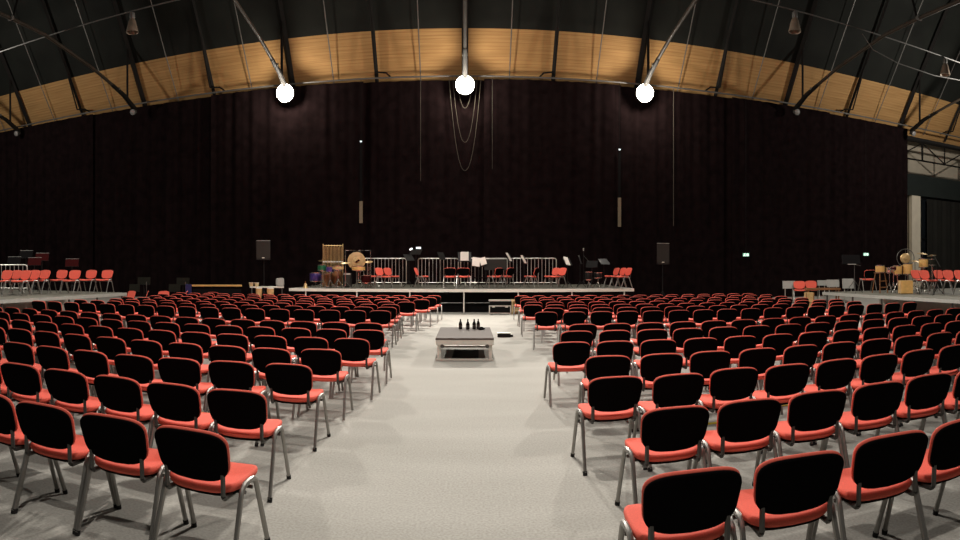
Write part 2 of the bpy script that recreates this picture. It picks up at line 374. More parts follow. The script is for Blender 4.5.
cb = MB(); cb.tube([hall(17.2, 22.1, 12.6), hall(17.9, 22.2, 12.05), hall(19.5, 22.2, 11.75), hall(22, 22.2, 11.7), hall(26, 22.2, 12.1), hall(30, 22.2, 12.6)], 0.025, 6)
tag(cb.build('slack_cable', M['rod']), 'slack cable sagging below the conduit near the curtain end', 'cable')
for x, lab in ((-22.6, 'unlit bell lamp on the conduit at the picture edge above the choir platform'), (-13.6, 'unlit brown bell lamp hanging above the choir platform corner'),
               (13.45, 'unlit brown bell lamp hanging above the pale desk panels'), (22.6, 'unlit brown bell lamp hanging above the gong and red chairs'),
               (-4.5, 'unlit bell lamp on the conduit above the barrier row'), (4.5, 'unlit bell lamp on the conduit above the three chairs')):
    if abs(x) < 5: continue
    X, Y, Z = hall(x, 22, 12.72)
    t = thing('bell_lamp', lab, 'lamp', (X, Y, 11.8), 0, 'unlit bell lamps')
    MB().lathe([(0.05, 0.90), (0.11, 0.86), (0.12, 0.66), (0.10, 0.60)], n=16).build('ballast', M['rod'], t)
    MB().lathe([(0.10, 0.62), (0.16, 0.50), (0.23, 0.22), (0.27, 0.06), (0.27, 0.02), (0.25, 0.02), (0.20, 0.24), (0.13, 0.5), (0.0, 0.56)], n=20).build('reflector', M['glasslamp'], t)
    MB().lathe([(0.0, 0.10), (0.06, 0.14), (0.07, 0.3), (0.04, 0.5)], n=10).build('bulb', M['lensoff'], t)
    MB().tube([(0, 0, 0.88), (0, 0, 0.96)], 0.02, 6).build('hook', M['rod'], t)
for x, lit, lab in ((-27, 0, 'unlit floodlight at the picture edge under the first truss foot'), (-18, 0, 'small unlit floodlight under the truss foot above the long console'),
                    (-9, 1, 'burning floodlight above the drum cluster, first of the three lit'), (0, 1, 'burning floodlight in the middle, above the low table'),
                    (9, 1, 'burning floodlight above the second loudspeaker, last of the three lit'), (18, 0, 'small unlit floodlight under the truss foot above the pale desk panels'),
                    (27, 0, 'small unlit floodlight at the corner where the black curtains end')):
    X, Y, Z = hall(x, FLOOD_Y, FLOOD_Z)
    t = thing('floodlight', lab, 'floodlight', (X, Y, Z), TURN, 'lit floodlights' if lit else 'unlit floodlights')
    R = 0.48 if lit else 0.17  # lit discs are oversized so their shape takes in the glow
    MB().lathe([(0.06, -0.24), (R*0.55, -0.20), (R*0.95, 0.08), (R, 0.12), (R, 0.16)], axis='y', tilt=0.30, n=20).build('housing', M['truss'] if lit else M['rod'], t)
    MB().lathe([(R*0.96, 0.15), (R*0.8, 0.19), (R*0.4, 0.22), (0, 0.23)], axis='y', tilt=0.30, n=20).build('lens', M['lens'] if lit else M['lensoff'], t)
    MB().tube([(-R-0.03, 0, -0.02), (-R-0.03, 0, 0.22), (0, 0, 0.30), (R+0.03, 0, 0.22), (R+0.03, 0, -0.02)], 0.018, 6).build('yoke', M['truss'], t)
g = thing('lattice_girder', 'black lattice girder before the white wall beyond the curtain end', 'girder', (0, 0, 0), TURN)
MB().box((31.6, 30.72, 10.55), (9.4, 0.14, 0.14)).build('top_chord', M['truss'], g, False)
MB().box((31.6, 30.72, 9.25), (9.4, 0.10, 0.10)).build('bottom_chord', M['truss'], g, False)
for k in range(5):
    a = 27+2.25*k
    MB().tube([(a, 30.72, 9.25), (a, 30.72, 10.98 if k in (0, 4) else 10.5)], 0.075 if k % 2 else 0.05, 6).build('upright', M['truss'], g)
    if k < 4: MB().tube([(a, 30.72, 10.5 if k % 2 else 9.3), (a+2.25, 30.72, 9.3 if k % 2 else 10.5)], 0.045, 6).build('diagonal', M['truss'], g)

# ---------------------------------------------------------------- stacking chair, facing +Y
def superell(a, b, n, p=40, top=0.0, bot=0.0, taper=0.0):
    out = []
    for k in range(p):
        w_ = 2*pi*k/p; cx_, sy_ = cos(w_), sin(w_)
        u = a*math.copysign(abs(cx_)**(2/n), cx_); v = b*math.copysign(abs(sy_)**(2/n), sy_)
        u *= 1+taper*(v-b)/(2*b)
        if v < 0: v -= bot*(1-(u/a)**2)
        else: v += top*(1-(u/a)**2)
        out.append((u, v))
    return out
LEAN = radians(19)
def fback(dy):
    def fn(u, v, w_):
        y = w_ + 0.22*u*u + dy
        z = v
        return (u, -0.262 + y*cos(LEAN) - z*sin(LEAN), 0.652 + z*cos(LEAN)+y*sin(LEAN))
    return fn
def fseat(u, v, w_):
    return (u, 0.015+v, 0.447+w_+0.03*(u/0.24)**2*(-v < 0.5)*0.4 + 0.02*(v/0.2)*0.5 - (0.02*((v-0.12)/0.09)**2 if v > 0.12 else 0))
def mb_seat(p): return MB().slab(superell(0.237, 0.205, 4.2, p, bot=0.015), 0.045, 0.019, lambda u, v, w_: fseat(u, v, w_+0.004))
def mb_under(p): return MB().slab(superell(0.215, 0.185, 4.2, p), 0.018, 0.006, lambda u, v, w_: fseat(u, v, w_-0.034), rings=(0.6,))
def mb_pad(p): return MB().slab(superell(0.241, 0.141, 4.2, p, top=0.012, bot=0.026, taper=0.09), 0.024, 0.011, fback(0.010))
def mb_shell(p): return MB().slab(superell(0.2385, 0.1385, 4.2, p, top=0.012, bot=0.026, taper=0.09), 0.022, 0.010, fback(-0.012))
def legpts(s, front):
    x0, x1 = 0.259*s, 0.250*s
    if front: return [(x1, -0.03, 0.463), (x1, 0.028, 0.459), (x1, 0.062, 0.440), (x1, 0.080, 0.400), (x0, 0.225, 0.02)]
    return [(x1, -0.03, 0.463), (x1, -0.088, 0.459), (x1, -0.122, 0.440), (x1, -0.140, 0.400), (x0, -0.275, 0.02)]
def mb_leg(s, front, n=8): return MB().tube(legpts(s, front), 0.018, n, flat=0.85)
def mb_foot(s, front):
    y = 0.228 if front else -0.278; e = 0.008 if front else -0.008
    return MB().tube([(0.2595*s, y+e*0, 0.0), (0.259*s, y-e, 0.032)], 0.019, 8)
def mb_bars(n=8):
    m = MB()
    for y, z in ((0.02, 0.405), (-0.075, 0.405)): m.tube([(-0.25, y, z+0.005), (0.25, y, z+0.005)], 0.011, n)
    for s in (-1, 1): m.tube([(0.18*s, 0.15, 0.418), (0.18*s, -0.19, 0.408)], 0.010, n)
    return m
def mb_bracket(s):
    x = 0.182*s; m = MB()
    for a, b in (((-0.08, 0.404), (-0.205, 0.408)), ((-0.205, 0.408), (-0.226, 0.428)), ((-0.226, 0.428), (-0.232, 0.55))):
        m.tube([(x, *a), (x, *b)], 0.015, 6)
    return m
def chair_full(name, label, loc, rz, group):
    t = thing(name, label, 'chair', loc, rz, group)
    st = mb_seat(40).build('seat', M['red'], t); mb_under(32).build('seat_underside', M['black'], st)
    bk = mb_pad(40).build('backrest', M['red'], t); mb_shell(40).build('back_shell', M['shell'], bk)
    mb_bars().build('seat_frame', M['bracket'], t)
    for s in (-1, 1):
        mb_bracket(s).build('back_bracket', M['bracket'], t)
        for f in (1, 0):
            lg = mb_leg(s, f).build('leg', M['steel'], t); mb_foot(s, f).build('foot_cap', M['rubber'], lg)
    note_kids(t); return t
def chair_mid(name, label, loc, rz, group):
    t = thing(name, label, 'chair', loc, rz, group)
    mb_seat(28).build('seat', M['red'], t)
    bk = mb_pad(28).build('backrest', M['red'], t); mb_shell(28).build('back_shell', M['shell'], bk)
    m = mb_bars(6)
    for s in (-1, 1): m.v += []; b = mb_bracket(s); m.add(b.v, b.f)
    m.build('seat_frame', M['bracket'], t)
    for s in (-1, 1):
        for f in (1, 0): mb_leg(s, f, 6).build('leg', M['steel'], t)
    note_kids(t); return t
def far_mesh():
    m = MB()
    def put(q, k): m.k = k; m.add(q.v, q.f)
    put(mb_seat(20), 0); put(mb_pad(20), 0); put(mb_shell(20), 1)
    for s in (-1, 1):
        put(mb_bracket(s), 2)
        for f in (1, 0): put(mb_leg(s, f, 6), 3)
    put(mb_bars(5), 2)
    return m
FARM = [M['red'], M['shell'], M['bracket'], M['steel']]
protos = {}
def put_chair(lod, loc, rz, label, group):
    if lod == 2:
        if 'far' not in protos:
            o = far_mesh().build('stacking_chair', FARM); protos['far'] = o
        else:
            o = protos['far'].copy(); C.objects.link(o)
        o.location = loc; o.rotation_euler = (0, 0, rz); return tag(o, label, 'chair', group)
    key = 'full' if lod == 0 else 'mid'
    if key not in protos:
        protos[key] = (chair_full if lod == 0 else chair_mid)('stacking_chair', label, loc, rz, group); return protos[key]
    return dup(protos[key], loc, rz, label, group)

# rows: aisle chair x, distance of its back, slope of the row, spacing, outer limit
RIGHT = [(0.907,2.463,0.011,.556,9), (1.204,3.599,0.030,.553,9), (1.092,4.819,0.025,.552,12), (1.319,5.992,0.0,.557,12), (1.093,7.19,-0.010,.558,12), (1.362,8.437,-0.024,.560,12),
         (1.63,9.457,-0.002,.563,12), (1.367,12.185,-0.041,.557,11.0), (1.66,13.38,-0.03,.557,9.8), (1.28,14.55,-0.03,.557,9.9), (1.42,15.75,-0.03,.557,9.9), (1.36,16.95,-0.03,.557,9.9), (1.46,18.15,-0.03,.557,9.9), (1.36,19.35,-0.03,.557,9.9)]
LEFT = [(-1.50,2.903,0.045,.551,9), (-1.735,3.952,0.06,.547,9), (-1.725,5.179,0.0,.551,12), (-1.731,6.297,0.016,.552,12), (-1.609,7.467,0.0,.554,12), (-1.607,8.54,0.007,.553,12),
        (-1.806,9.624,0.010,.555,12), (-2.078,12.471,-0.035,.558,11.35), (-2.12,13.62,-0.03,.557,10.7), (-2.2,14.65,-0.03,.557,10.7), (-1.93,15.75,-0.03,.557,10.7), (-1.67,16.95,-0.03,.557,10.7), (-1.55,18.2,-0.03,.557,10.7), (-1.5,19.4,-0.03,.557,10.7)]
# chairs pushed out of line in the nearest rows: centre of the backrest and turn
POSE = {(1,0,0): (0.93,2.499,-.03), (1,0,1): (1.475,2.487,-.10), (1,0,2): (2.061,2.509,-.12), (1,1,0): (1.245,3.67,.03), (1,1,1): (1.781,3.683,-.03), (1,1,2): (2.338,3.697,-.08),
        (1,1,3): (2.898,3.693,-.08), (1,1,4): (3.45,3.709,-.08), (1,2,0): (1.111,4.826,.05), (1,2,1): (1.655,4.80,.06), (1,2,2): (2.214,4.90,-.02),
        (-1,0,0): (-1.56,2.97,-.04), (-1,0,1): (-2.10,2.982,.05), (-1,0,2): (-2.64,2.96,.06), (-1,1,0): (-1.745,4.055,.04), (-1,1,1): (-2.285,4.06,-.02), (-1,1,2): (-2.825,4.08,-.02),
        (-1,1,3): (-3.365,4.064,.03), (-1,1,4): (-3.905,4.05,.05), (-1,2,0): (-1.764,5.326,-.01), (-1,2,1): (-2.328,5.281,.06), (-1,2,2): (-2.877,5.238,.06), (-1,3,0): (-1.74,6.40,.02)}
spots = []
for side, rows in ((1, RIGHT), (-1, LEFT)):
    for k, (X, D, a, s, lim) in enumerate(rows):
        for i in range(20):
            x = X+side*s*i*cos(a); y = D+s*i*sin(a)
            if abs(x)+0.24 > lim+0.05: break
            if abs(atan2(x-side*0.35, y)) > 480/F: break
            th = a*side; fixed = POSE.get((side, k, i))
            if fixed: x, y, th = fixed
            # origin of the chair lies ahead of its backrest
            ox, oy = x-0.285*sin(th), y+0.285*cos(th)
            spots.append((hypot(x, y), side, k, i, ox, oy, th, fixed is not None))
spots.sort()
print('audience chairs', len(spots))
NEAR = 272
rest = MB()
fm = far_mesh()
for n, (d, side, k, i, ox, oy, th, fixed) in enumerate(spots):
    rz = th if fixed else th + (random.uniform(-0.035, 0.035) if i else random.uniform(-0.07, 0.07)*(1 if k else 0))
    blk = 'right' if side > 0 else 'left'
    if n < NEAR:
        lab = 'black backed red chair, %s from the aisle, %s nearest row, %s block' % (ordn[i], ordn[k], blk)
        if i == 0: lab = 'black backed red chair beside the aisle, %s nearest row, %s block' % (ordn[k], blk)
        if k == 0: lab = lab.replace('first nearest row', 'nearest row')
        put_chair(0 if d < 6.6 else 1 if d < 11.8 else 2, (ox, oy, 0), rz, lab, 'chairs in the %s audience block' % blk)
    else:
        o0 = len(rest.v); cr, sr = cos(rz), sin(rz)
        rest.v += [(vx*cr-vy*sr+ox, vx*sr+vy*cr+oy, vz) for vx, vy, vz in fm.v]
        rest.f += [tuple(q+o0 for q in f) for f in fm.f]; rest.m += fm.m
if rest.v:
    tag(rest.build('audience_seating', FARM), 'distant rows of black backed red chairs between the wide cross gap and the stage', 'chairs', None, 'stuff')

# yellow tape lying on the floor between the rows
for xa, xb, y, lab in ((-5.4, -2.9, 6.28, 'yellow tape strip on the floor between chair rows, left of the aisle'), (2.3, 2.75, 6.05, 'short yellow tape piece on the floor by the fourth row, nearer the aisle'), (3.45, 4.2, 6.45, 'yellow tape piece on the floor by the fourth row, farther from the aisle')):
    tag(MB().box(((xa+xb)/2, y, 0.003), (xb-xa, 0.06, 0.004)).build('floor_tape', M['yellow'], None, False), lab, 'tape', 'yellow floor tape')

# ---------------------------------------------------------------- low platform in the aisle
tx, ty = pol(465, 11.9)
t = thing('low_platform', 'low grey stage platform on white metal legs standing in the aisle', 'platform', (tx, ty, 0), 0.02)
MB().box((0, 0, 0.40), (1.06, 2.0, 0.035)).build('deck_board', M['tabletop'], t, False)
e = MB()
for y in (-0.985, 0.985): e.box((0, y, 0.335), (1.04, 0.035, 0.09))
for x in (-0.51, 0.51): e.box((x, 0, 0.335), (0.035, 2.0, 0.09))
e.build('deck_frame', M['white'], t, False)
for x in (-0.47, 0.47):
    for y in (-0.93, 0.93):
        lg = MB().box((x, y, 0.165), (0.06, 0.06, 0.33)).build('leg', M['white'], t, False)
        MB().lathe([(0.035, -0.03), (0.035, 0.03)], (x*0.87, y-0.045 if y < 0 else y+0.045, 0.27), 10, 'y').build('clamp', M['bracket'], lg)
for y in (-0.94, 0.94): MB().box((0, y, 0.02), (1.04, 0.06, 0.03)).build('foot_rail', M['white'], t, False)
for x in (-0.47, 0.47): MB().box((x, 0, 0.20), (0.02, 1.75, 0.16)).build('side_panel', M['alu'], t, False)
rm = MB()
for k in range(11): rm.box((-0.23+k*0.046, 0, 0.016), (0.022, 1.05, 0.03))
rm.box((0, 0, 0.006), (0.50, 1.08, 0.012))
o = tag(rm.build('ribbed_mat', M['mat_rib'], None, False), 'black ribbed mat lying on the floor under the low platform', 'mat'); o.location = (tx+0.02, ty-0.15, 0)
for px, lab in ((460.5, 'dark bottle on the low platform, on its own at the near aisle side'), (467.8, 'dark bottle on the low platform, second of four from the lone end'), (474.2, 'dark bottle on the low platform, third of four, left of the dark dish'), (478.2, 'dark bottle on the low platform, standing right behind the dark dish')):
    x, y = pol(px, 12.5+random.uniform(-0.05, 0.05)+(0.12 if px > 477 else 0))
    b = thing('bottle', lab, 'bottle', (x, y, 0.4175), random.uniform(0, 6), 'dark bottles on the low platform')
    MB().lathe([(0.036, 0), (0.038, 0.01), (0.038, 0.11), (0.030, 0.135), (0.015, 0.165), (0.013, 0.19)], n=16).build('body', M['glassblack'], b)
    MB().lathe([(0.0145, 0.187), (0.0145, 0.208), (0.0, 0.209)], n=12).build('cap', M['rubber'], b)
    MB().lathe([(0.0385, 0.04), (0.0385, 0.09)], n=16).build('paper_label', M['label'], b)
x, y = pol(481.3, 12.42)
b = thing('dish', 'flat dark dish beside the bottles on the low platform', 'dish', (x, y, 0.4175))
MB().lathe([(0.05, 0), (0.075, 0.012), (0.085, 0.035), (0.078, 0.035), (0.06, 0.014), (0, 0.012)], n=20).build('bowl', M['rubber'], b)
MB().lathe([(0.02, 0.012), (0.045, 0.03), (0.03, 0.055), (0, 0.06)], n=14).build('dark_contents', M['black'], b)
x, y = pol(504, 14.75)
b = thing('stage_box', 'flat black box with pale lid on the floor beside the low platform', 'box', (x, y, 0), -0.03)
MB().box((0, 0, 0.045), (0.32, 0.22, 0.09)).build('body', M['rubber'], b, False)
MB().box((0, 0.01, 0.096), (0.33, 0.23, 0.012)).build('lid', M['alu'], b, False)
MB().tube([(0.16, -0.02, 0.03), (0.22, -0.03, 0.03)], 0.025, 8).build('plug', M['rubber'], b)

# ---------------------------------------------------------------- stages
SZ = 0.90
SY = 22.4
t = thing('stage', 'main stage platform with pale metal edge and thin white legs', 'stage', (0, 0, 0), 0.0)
MB().box((-0.75, 25.55, SZ-0.03), (13.2, 6.3, 0.06)).build('deck', M['deck'], t, False)
MB().box((-0.75, SY-0.03, SZ-0.055), (13.2, 0.05, 0.11)).build('front_edge', M['white'], t, False)
MB().box((5.85, 25.5, SZ-0.055), (0.05, 6.2, 0.11)).build('side_edge', M['alu'], t, False)
for k in range(8):
    x = -0.60+2.03*(k-3)
    if x > 5.9 or x < -7.3: continue
    MB().tube([(x, SY+0.02, 0), (x, SY+0.02, SZ-0.08)], 0.026, 8).build('leg', M['white'], t)
    MB().tube([(x, SY+3.0, 0), (x, SY+3.0, SZ-0.08)], 0.026, 8).build('leg', M['alu'], t)
MB().tube([(-7.2, SY+0.12, 0.38), (0.55, SY+0.12, 0.38)], 0.02, 8).build('brace', M['bracket'], t)
sk = MB(); sk.box((-0.75, SY+0.55, 0.43), (13.0, 0.02, 0.82)); sk.build('black_skirt', M['black'], t, False)
def side_stage(lab, x0, x1, y0, y1, z, sgn, nleg):
    t = thing('side_stage', lab, 'stage', (0, 0, 0), 0.0)
    MB().box(((x0+x1)/2, (y0+y1)/2, z-0.03), (abs(x1-x0), y1-y0, 0.06)).build('deck', M['deck'], t, False)
    MB().box((x0, (y0+y1)/2, z-0.05), (0.05, y1-y0+0.02, 0.10)).build('front_edge', M['greypanel'], t, False)
    MB().box(((x0+x1)/2, y1, z-0.07), (abs(x1-x0), 0.05, 0.14)).build('side_edge', M['alu'], t, False)
    for k in range(nleg):
        y = y0+0.25+(y1-y0-0.4)*k/(nleg-1)
        MB().tube([(x0+sgn*0.08, y, 0), (x0+sgn*0.08, y, z-0.1)], 0.03, 8).build('leg', M['bracket'], t)
    MB().box((x0+sgn*2.6, (y0+y1)/2, 0.33), (0.03, y1-y0, 0.66)).build('pale_back_panel', M['white'], t, False)
    return t
LZ, RZ = 0.82, 0.82
side_stage('choir platform with grey deck and pale panel underneath, carrying the row of empty red chairs', -11.75, -21, 8.4, 17.6, LZ, -1, 7)
side_stage('percussion platform with grey deck carrying the gong, drums and red chairs', 11.75, 21, 8.4, 18.3, RZ, 1, 7)

# chairs on the stages
def stage_chair(px, r, z, d, lab, grp): 
    x, y = pol(px, r); return put_chair(1, (x, y, z), face(*d), lab, grp)
G1 = 'empty chairs on the choir platform'
for (px, r, ang, lab) in ((103.5, 20.9, 0.05, 'red chair on the choir platform, at the end by the stage corner'), (87, 20.9, 0.0, 'red chair on the choir platform, second from the stage corner'),
                     (70.5, 19.9, 0.05, 'red chair on the choir platform, third from the stage corner'), (57.5, 20.6, 0.03, 'red chair on the choir platform, fourth from the stage corner'),
                     (40, 20.2, 0.0, 'red chair on the choir platform, fifth from the stage corner'), (29.5, 19.6, 0.0, 'red chair on the choir platform, sixth from the corner, in the tight trio'),
                     (19.7, 18.8, -0.1, 'red chair on the choir platform, middle of the tight trio'), (11.3, 19.8, 0.0, 'red chair on the choir platform, eighth from the corner, under the barrier rail'),
                     (1.5, 19.0, 0.0, 'red chair on the choir platform, cut by the picture edge')):
    stage_chair(px, r, LZ, (sin(ang), -cos(ang)), lab, G1)
G2 = 'chairs on the main stage'
for (px, r, d, lab) in ((384, 23.4, (0.85, -0.5), 'red chair beside the snare drum, first on the main stage'), (392.5, 23.95, (0.85, -0.5), 'red chair close behind the first one on the main stage'),
                        (422.5, 23.6, (0.98, -0.12), 'red chair turned sideways between the black stands and the barrier'), (450.5, 23.45, (0.05, 1), 'red chair with black back, first of the joined pair under the sheet music'),
                        (464, 23.45, (0.05, 1), 'red chair with black back, second of the joined pair, next to the sheet music'), (494, 23.5, (-0.75, 0.66), 'red chair turned away before the clear screen, first of the two'),
                        (505.5, 23.95, (-0.75, 0.66), 'red chair turned away before the clear screen, second of the two'), (530.5, 23.8, (-0.9, 0.42), 'lone red chair turned away before the barrier end'),
                        (557.5, 23.5, (-0.85, -0.5), 'red chair at the barrier end, front one of the pair'), (551, 24.0, (-0.85, -0.5), 'red chair at the barrier end, rear one of the pair'),
                        (611, 24.35, (-0.95, -0.25), 'red chair in the row of three at the stage end, innermost'), (617.5, 23.8, (-0.95, -0.25), 'red chair in the row of three at the stage end, middle one'), (623, 23.25, (-0.95, -0.25), 'red chair in the row of three at the stage end, outermost')):
    stage_chair(px, r, SZ, d, lab, G2)
G3 = 'chairs on the percussion platform'
for (px, r, ang, lab) in ((921, 20.7, 0.0, 'red chair beside the wooden box drum, first of the percussion platform chairs'), (930, 19.8, 0.1, 'red chair with a grey desk leaning before it, second on the percussion platform'),
                     (944, 20.4, 0.1, 'red chair behind the grey desk on the percussion platform'), (953.5, 19.6, 0.0, 'red chair second from the picture edge on the percussion platform'), (965, 19.2, 0.0, 'red chair cut by the picture edge on the percussion platform')):
    stage_chair(px, r, RZ, (sin(ang), -cos(ang)), lab, G3)
G4 = 'red chairs on the floor beyond the audience'
for (px, r, z, d, lab) in ((126.5, 23.2, 0.0, (-0.3, -0.95), 'red chair on the floor at the end of the choir platform'), (141, 23.6, 0.0, (-0.85, -0.5), 'red chair seen edge on beside the dark olive desk'),
                           (161, 23.0, 0.0, (0.1, -1), 'red chair standing alone between the two dark desks'), (180, 23.5, 0.0, (-0.9, -0.4), 'red chair partly hidden by the dark desk next to the blue cloth'),
                           (216, 22.6, -0.0, (0.0, 1), 'red chair before the long console with golden rail'),
                           (800, 23.2, 0.38, (-0.4, -0.9), 'red chair between the pale grey desk panels'), (812.5, 23.7, 0.38, (-0.3, -0.95), 'red chair low behind the brown table edge'),
                           (867, 22.0, RZ, (0.2, 1), 'dark backed chair behind the tripod stand at the percussion platform end')):
    if z > 0.1 or True: stage_chair(px, r, 0.0 if z < 0.1 else z, d, lab, G4)

# riser under the pale desks
rx, ry = 12.35, 20.45
t = thing('low_riser', 'low dark riser carrying the pale grey desks and a red chair', 'riser', (rx, ry, 0), -0.44)
MB().box((0, 0, 0.36), (3.3, 1.75, 0.04)).build('deck', M['deck'], t, False)
for x in (-1.55, 1.55):
    for y in (-0.8, 0.8): MB().box((x, y, 0.17), (0.06, 0.06, 0.34)).build('leg', M['blackmetal'], t, False)

# ---------------------------------------------------------------- stage furniture
def barrier(pa, pb, z, label, grp='crowd barriers behind the musicians', h=1.2):
    (x0, y0), (x1, y1) = pa, pb; L = hypot(x1-x0, y1-y0)
    t = thing('crowd_barrier', label, 'barrier', ((x0+x1)/2, (y0+y1)/2, z), atan2(y1-y0, x1-x0), grp)
    a = L/2-0.03; r = 0.09
    fr = MB(); pts = [(-a, 0, 0.12)]
    for k in range(6): w_ = pi-k*pi/10; pts.append((-a+r+r*cos(w_), 0, h-r+r*sin(w_)))
    for k in range(6): w_ = pi/2-k*pi/10; pts.append((a-r+r*cos(w_), 0, h-r+r*sin(w_)))
    pts.append((a, 0, 0.12)); fr.tube(pts, 0.021, 8); fr.tube([(-a, 0, 0.17), (a, 0, 0.17)], 0.018, 8); fr.build('frame', M['alu'], t)
    n = max(4, int(L/0.155))
    for k in range(1, n): MB().tube([(-a+2*a*k/n, 0, 0.17), (-a+2*a*k/n, 0, h)], 0.0095, 6).build('bar', M['alu'], t)
    for x in (-a*0.8, a*0.8): MB().tube([(x, -0.28, 0.02), (x, -0.1, 0.14), (x, 0.1, 0.14), (x, 0.28, 0.02)], 0.018, 6).build('foot', M['alu'], t)
    return t
for a, b, r, lab in ((356, 407, 25.6, 'grey crowd barrier behind the first red chair and the snare drum'), (417.5, 459, 25.6, 'grey crowd barrier behind the sideways red chair'),
                  (460, 508, 25.6, 'grey crowd barrier behind the sheet music and clear screen'), (509, 557, 25.4, 'grey crowd barrier at the end with rounded corner, next to the paired chairs')):
    barrier(pol(a, r), pol(b, r), SZ, lab)
barrier(pol(-8, 20.9), pol(28, 20.9), LZ, 'grey crowd barrier behind the chairs on the choir platform', None, 0.98)

def tripod(m, z1, spread=0.24, zc=0.28):
    m.tube([(0, 0, 0.10), (0, 0, z1)], 0.012, 6)
    for k in range(3):
        w_ = 0.5+2*pi*k/3; m.tube([(0, 0, zc), (spread*cos(w_), spread*sin(w_), 0.012)], 0.010, 6)
    return m
def music_stand(px, r, z, h, rz, label, sheet=0, deskmat='blackmetal', w_=0.48, grp='music stands', dh=0.33, edge=False, tilt=0.35, pos=None):
    x, y = pos if pos else pol(px, r)
    t = thing('music_stand', label, 'music stand', (x, y, z), rz, grp)
    tripod(MB(), h-0.12).build('tripod', M['blackmetal'], t)
    MB().box((0, 0, h), (w_, 0.016, dh), rx=-tilt).build('desk', M[deskmat], t, False)
    lip = MB().box((0, -0.045-0.06*sin(tilt), h-dh*0.5*cos(tilt)), (w_, 0.06, 0.012)); lip.build('lip', M['blackmetal'], t, False)
    if edge: MB().box((0, dh*0.5*sin(tilt), h+dh*0.5*cos(tilt)), (w_, 0.02, 0.02)).build('pale_edge', M['greypanel'], t, False)
    return t
def sheets(px, r, z, wd, hh, rz, label, tilt=0.3, roll=0.0):
    x, y = pol(px, r); m = MB()
    m.box((0, 0, 0), (wd, 0.006, hh), 0, -tilt, roll)
    m.box((wd*0.03, -0.008, 0.012), (wd*0.94, 0.004, hh*0.98), 0, -tilt, roll)
    o = tag(m.build('sheet_music', M['paper'], None, False), label, 'sheet music', 'white sheet music'); o.location = (x, y, z); o.rotation_euler = (0, 0, rz)
# each stand faces its player; sheets lean on the desks
music_stand(409, 24.6, SZ, 1.22, 0.9, 'black music stand with small white clip lamp beside the sideways chair', tilt=0.7)
music_stand(416, 25.1, SZ, 1.45, -0.3, 'tall black music stand with pale blue clip lamp', tilt=0.9)
for px, r, z, lab in ((411, 24.5, SZ+1.56, 'small white clip lamp on the leaning black stand'), (418.5, 24.8, SZ+1.62, 'pale blue clip lamp above the sideways red chair')):
    x, y = pol(px, r); c = thing('clip_lamp', lab, 'lamp', (x, y, z), 0.2, 'clip lamps on stands')
    MB().box((0, 0, 0), (0.20 if px > 415 else 0.13, 0.05, 0.075), 0, 0, 0.0 if px > 415 else -0.5).build('lamp_head', M['clip'], c, False)
    MB().tube([(0, 0.02, -0.03), (-0.06, 0.03, -0.14), (-0.08, 0.05, -0.25)], 0.010, 6).build('gooseneck', M['blackmetal'], c)
music_stand(441.5, 24.6, SZ, 1.28, 1.1, 'black music stand folded narrow before the second barrier', tilt=0.4)
music_stand(464.5, 24.9, SZ, 1.25, 0.0, 'black music stand holding a white page above the joined pair of chairs', w_=0.56, dh=0.42)
sheets(464.5, 24.8, SZ+1.27, 0.34, 0.38, 0.0, 'white page upright on the stand above the joined chairs', tilt=0.35)
music_stand(478.5, 23.2, SZ, 1.0, 0.1, 'low black music stand carrying two spread white sheets', w_=0.60)
sheets(476, 23.1, SZ+1.02, 0.30, 0.36, 0.15, 'larger white sheet on the low stand, nearer the joined chairs', 0.35, 0.12)
sheets(483, 23.12, SZ+1.05, 0.24, 0.30, -0.1, 'smaller slanted white sheet on the low stand, by the clear screen', 0.35, -0.3)
music_stand(509.5, 24.7, SZ, 1.22, 1.25, 'black music stand turned edge on with thin page, by the clear screen')
sheets(508.8, 24.55, SZ+1.24, 0.26, 0.38, 1.25, 'page seen edge on by the clear screen', 0.5)
music_stand(524, 24.4, SZ, 1.12, 1.2, 'black music stand turned edge on before the end barrier')
sheets(523.5, 24.25, SZ+1.14, 0.26, 0.36, 1.2, 'page seen edge on before the end barrier', 0.5)
music_stand(567.5, 23.9, SZ, 1.04, 0.85, 'black music stand with slanted page just past the barrier end', tilt=0.5)
sheets(566.8, 23.75, SZ+1.06, 0.30, 0.36, 0.85, 'slanted white page on the stand just past the barrier end', 0.5, 0.1)
sx, sy = pol(495.5, 24.9)
t = thing('clear_screen', 'grey see-through screen standing before the barrier beside the sheets', 'screen', (sx, sy, SZ))
MB().box((0, 0, 0.93), (0.92, 0.02, 0.46)).build('screen_panel', M['grille'], t, False)
MB().tube([(-0.46, 0, 1.16), (0.46, 0, 1.16)], 0.012, 6).build('top_rail', M['alu'], t)
for x in (-0.4, 0.4):
    MB().tube([(x, 0, 0.02), (x, 0, 0.75)], 0.014, 6).build('leg', M['blackmetal'], t)
    MB().tube([(x, -0.2, 0.012), (x, 0.2, 0.012)], 0.012, 6).build('foot', M['blackmetal'], t)
kx, ky = pol(482, 23.9)
t = thing('bench', 'low dark bench with pale frame between the joined pair and the turned chairs', 'bench', (kx, ky, SZ))
MB().box((0, 0, 0.40), (0.62, 0.32, 0.05)).build('seat', M['black'], t, False)
for x in (-0.28, 0.28): MB().tube([(x, -0.12, 0.0), (x, -0.12, 0.37), (x, 0.12, 0.37), (x, 0.12, 0.0)], 0.012, 6).build('leg', M['alu'], t)

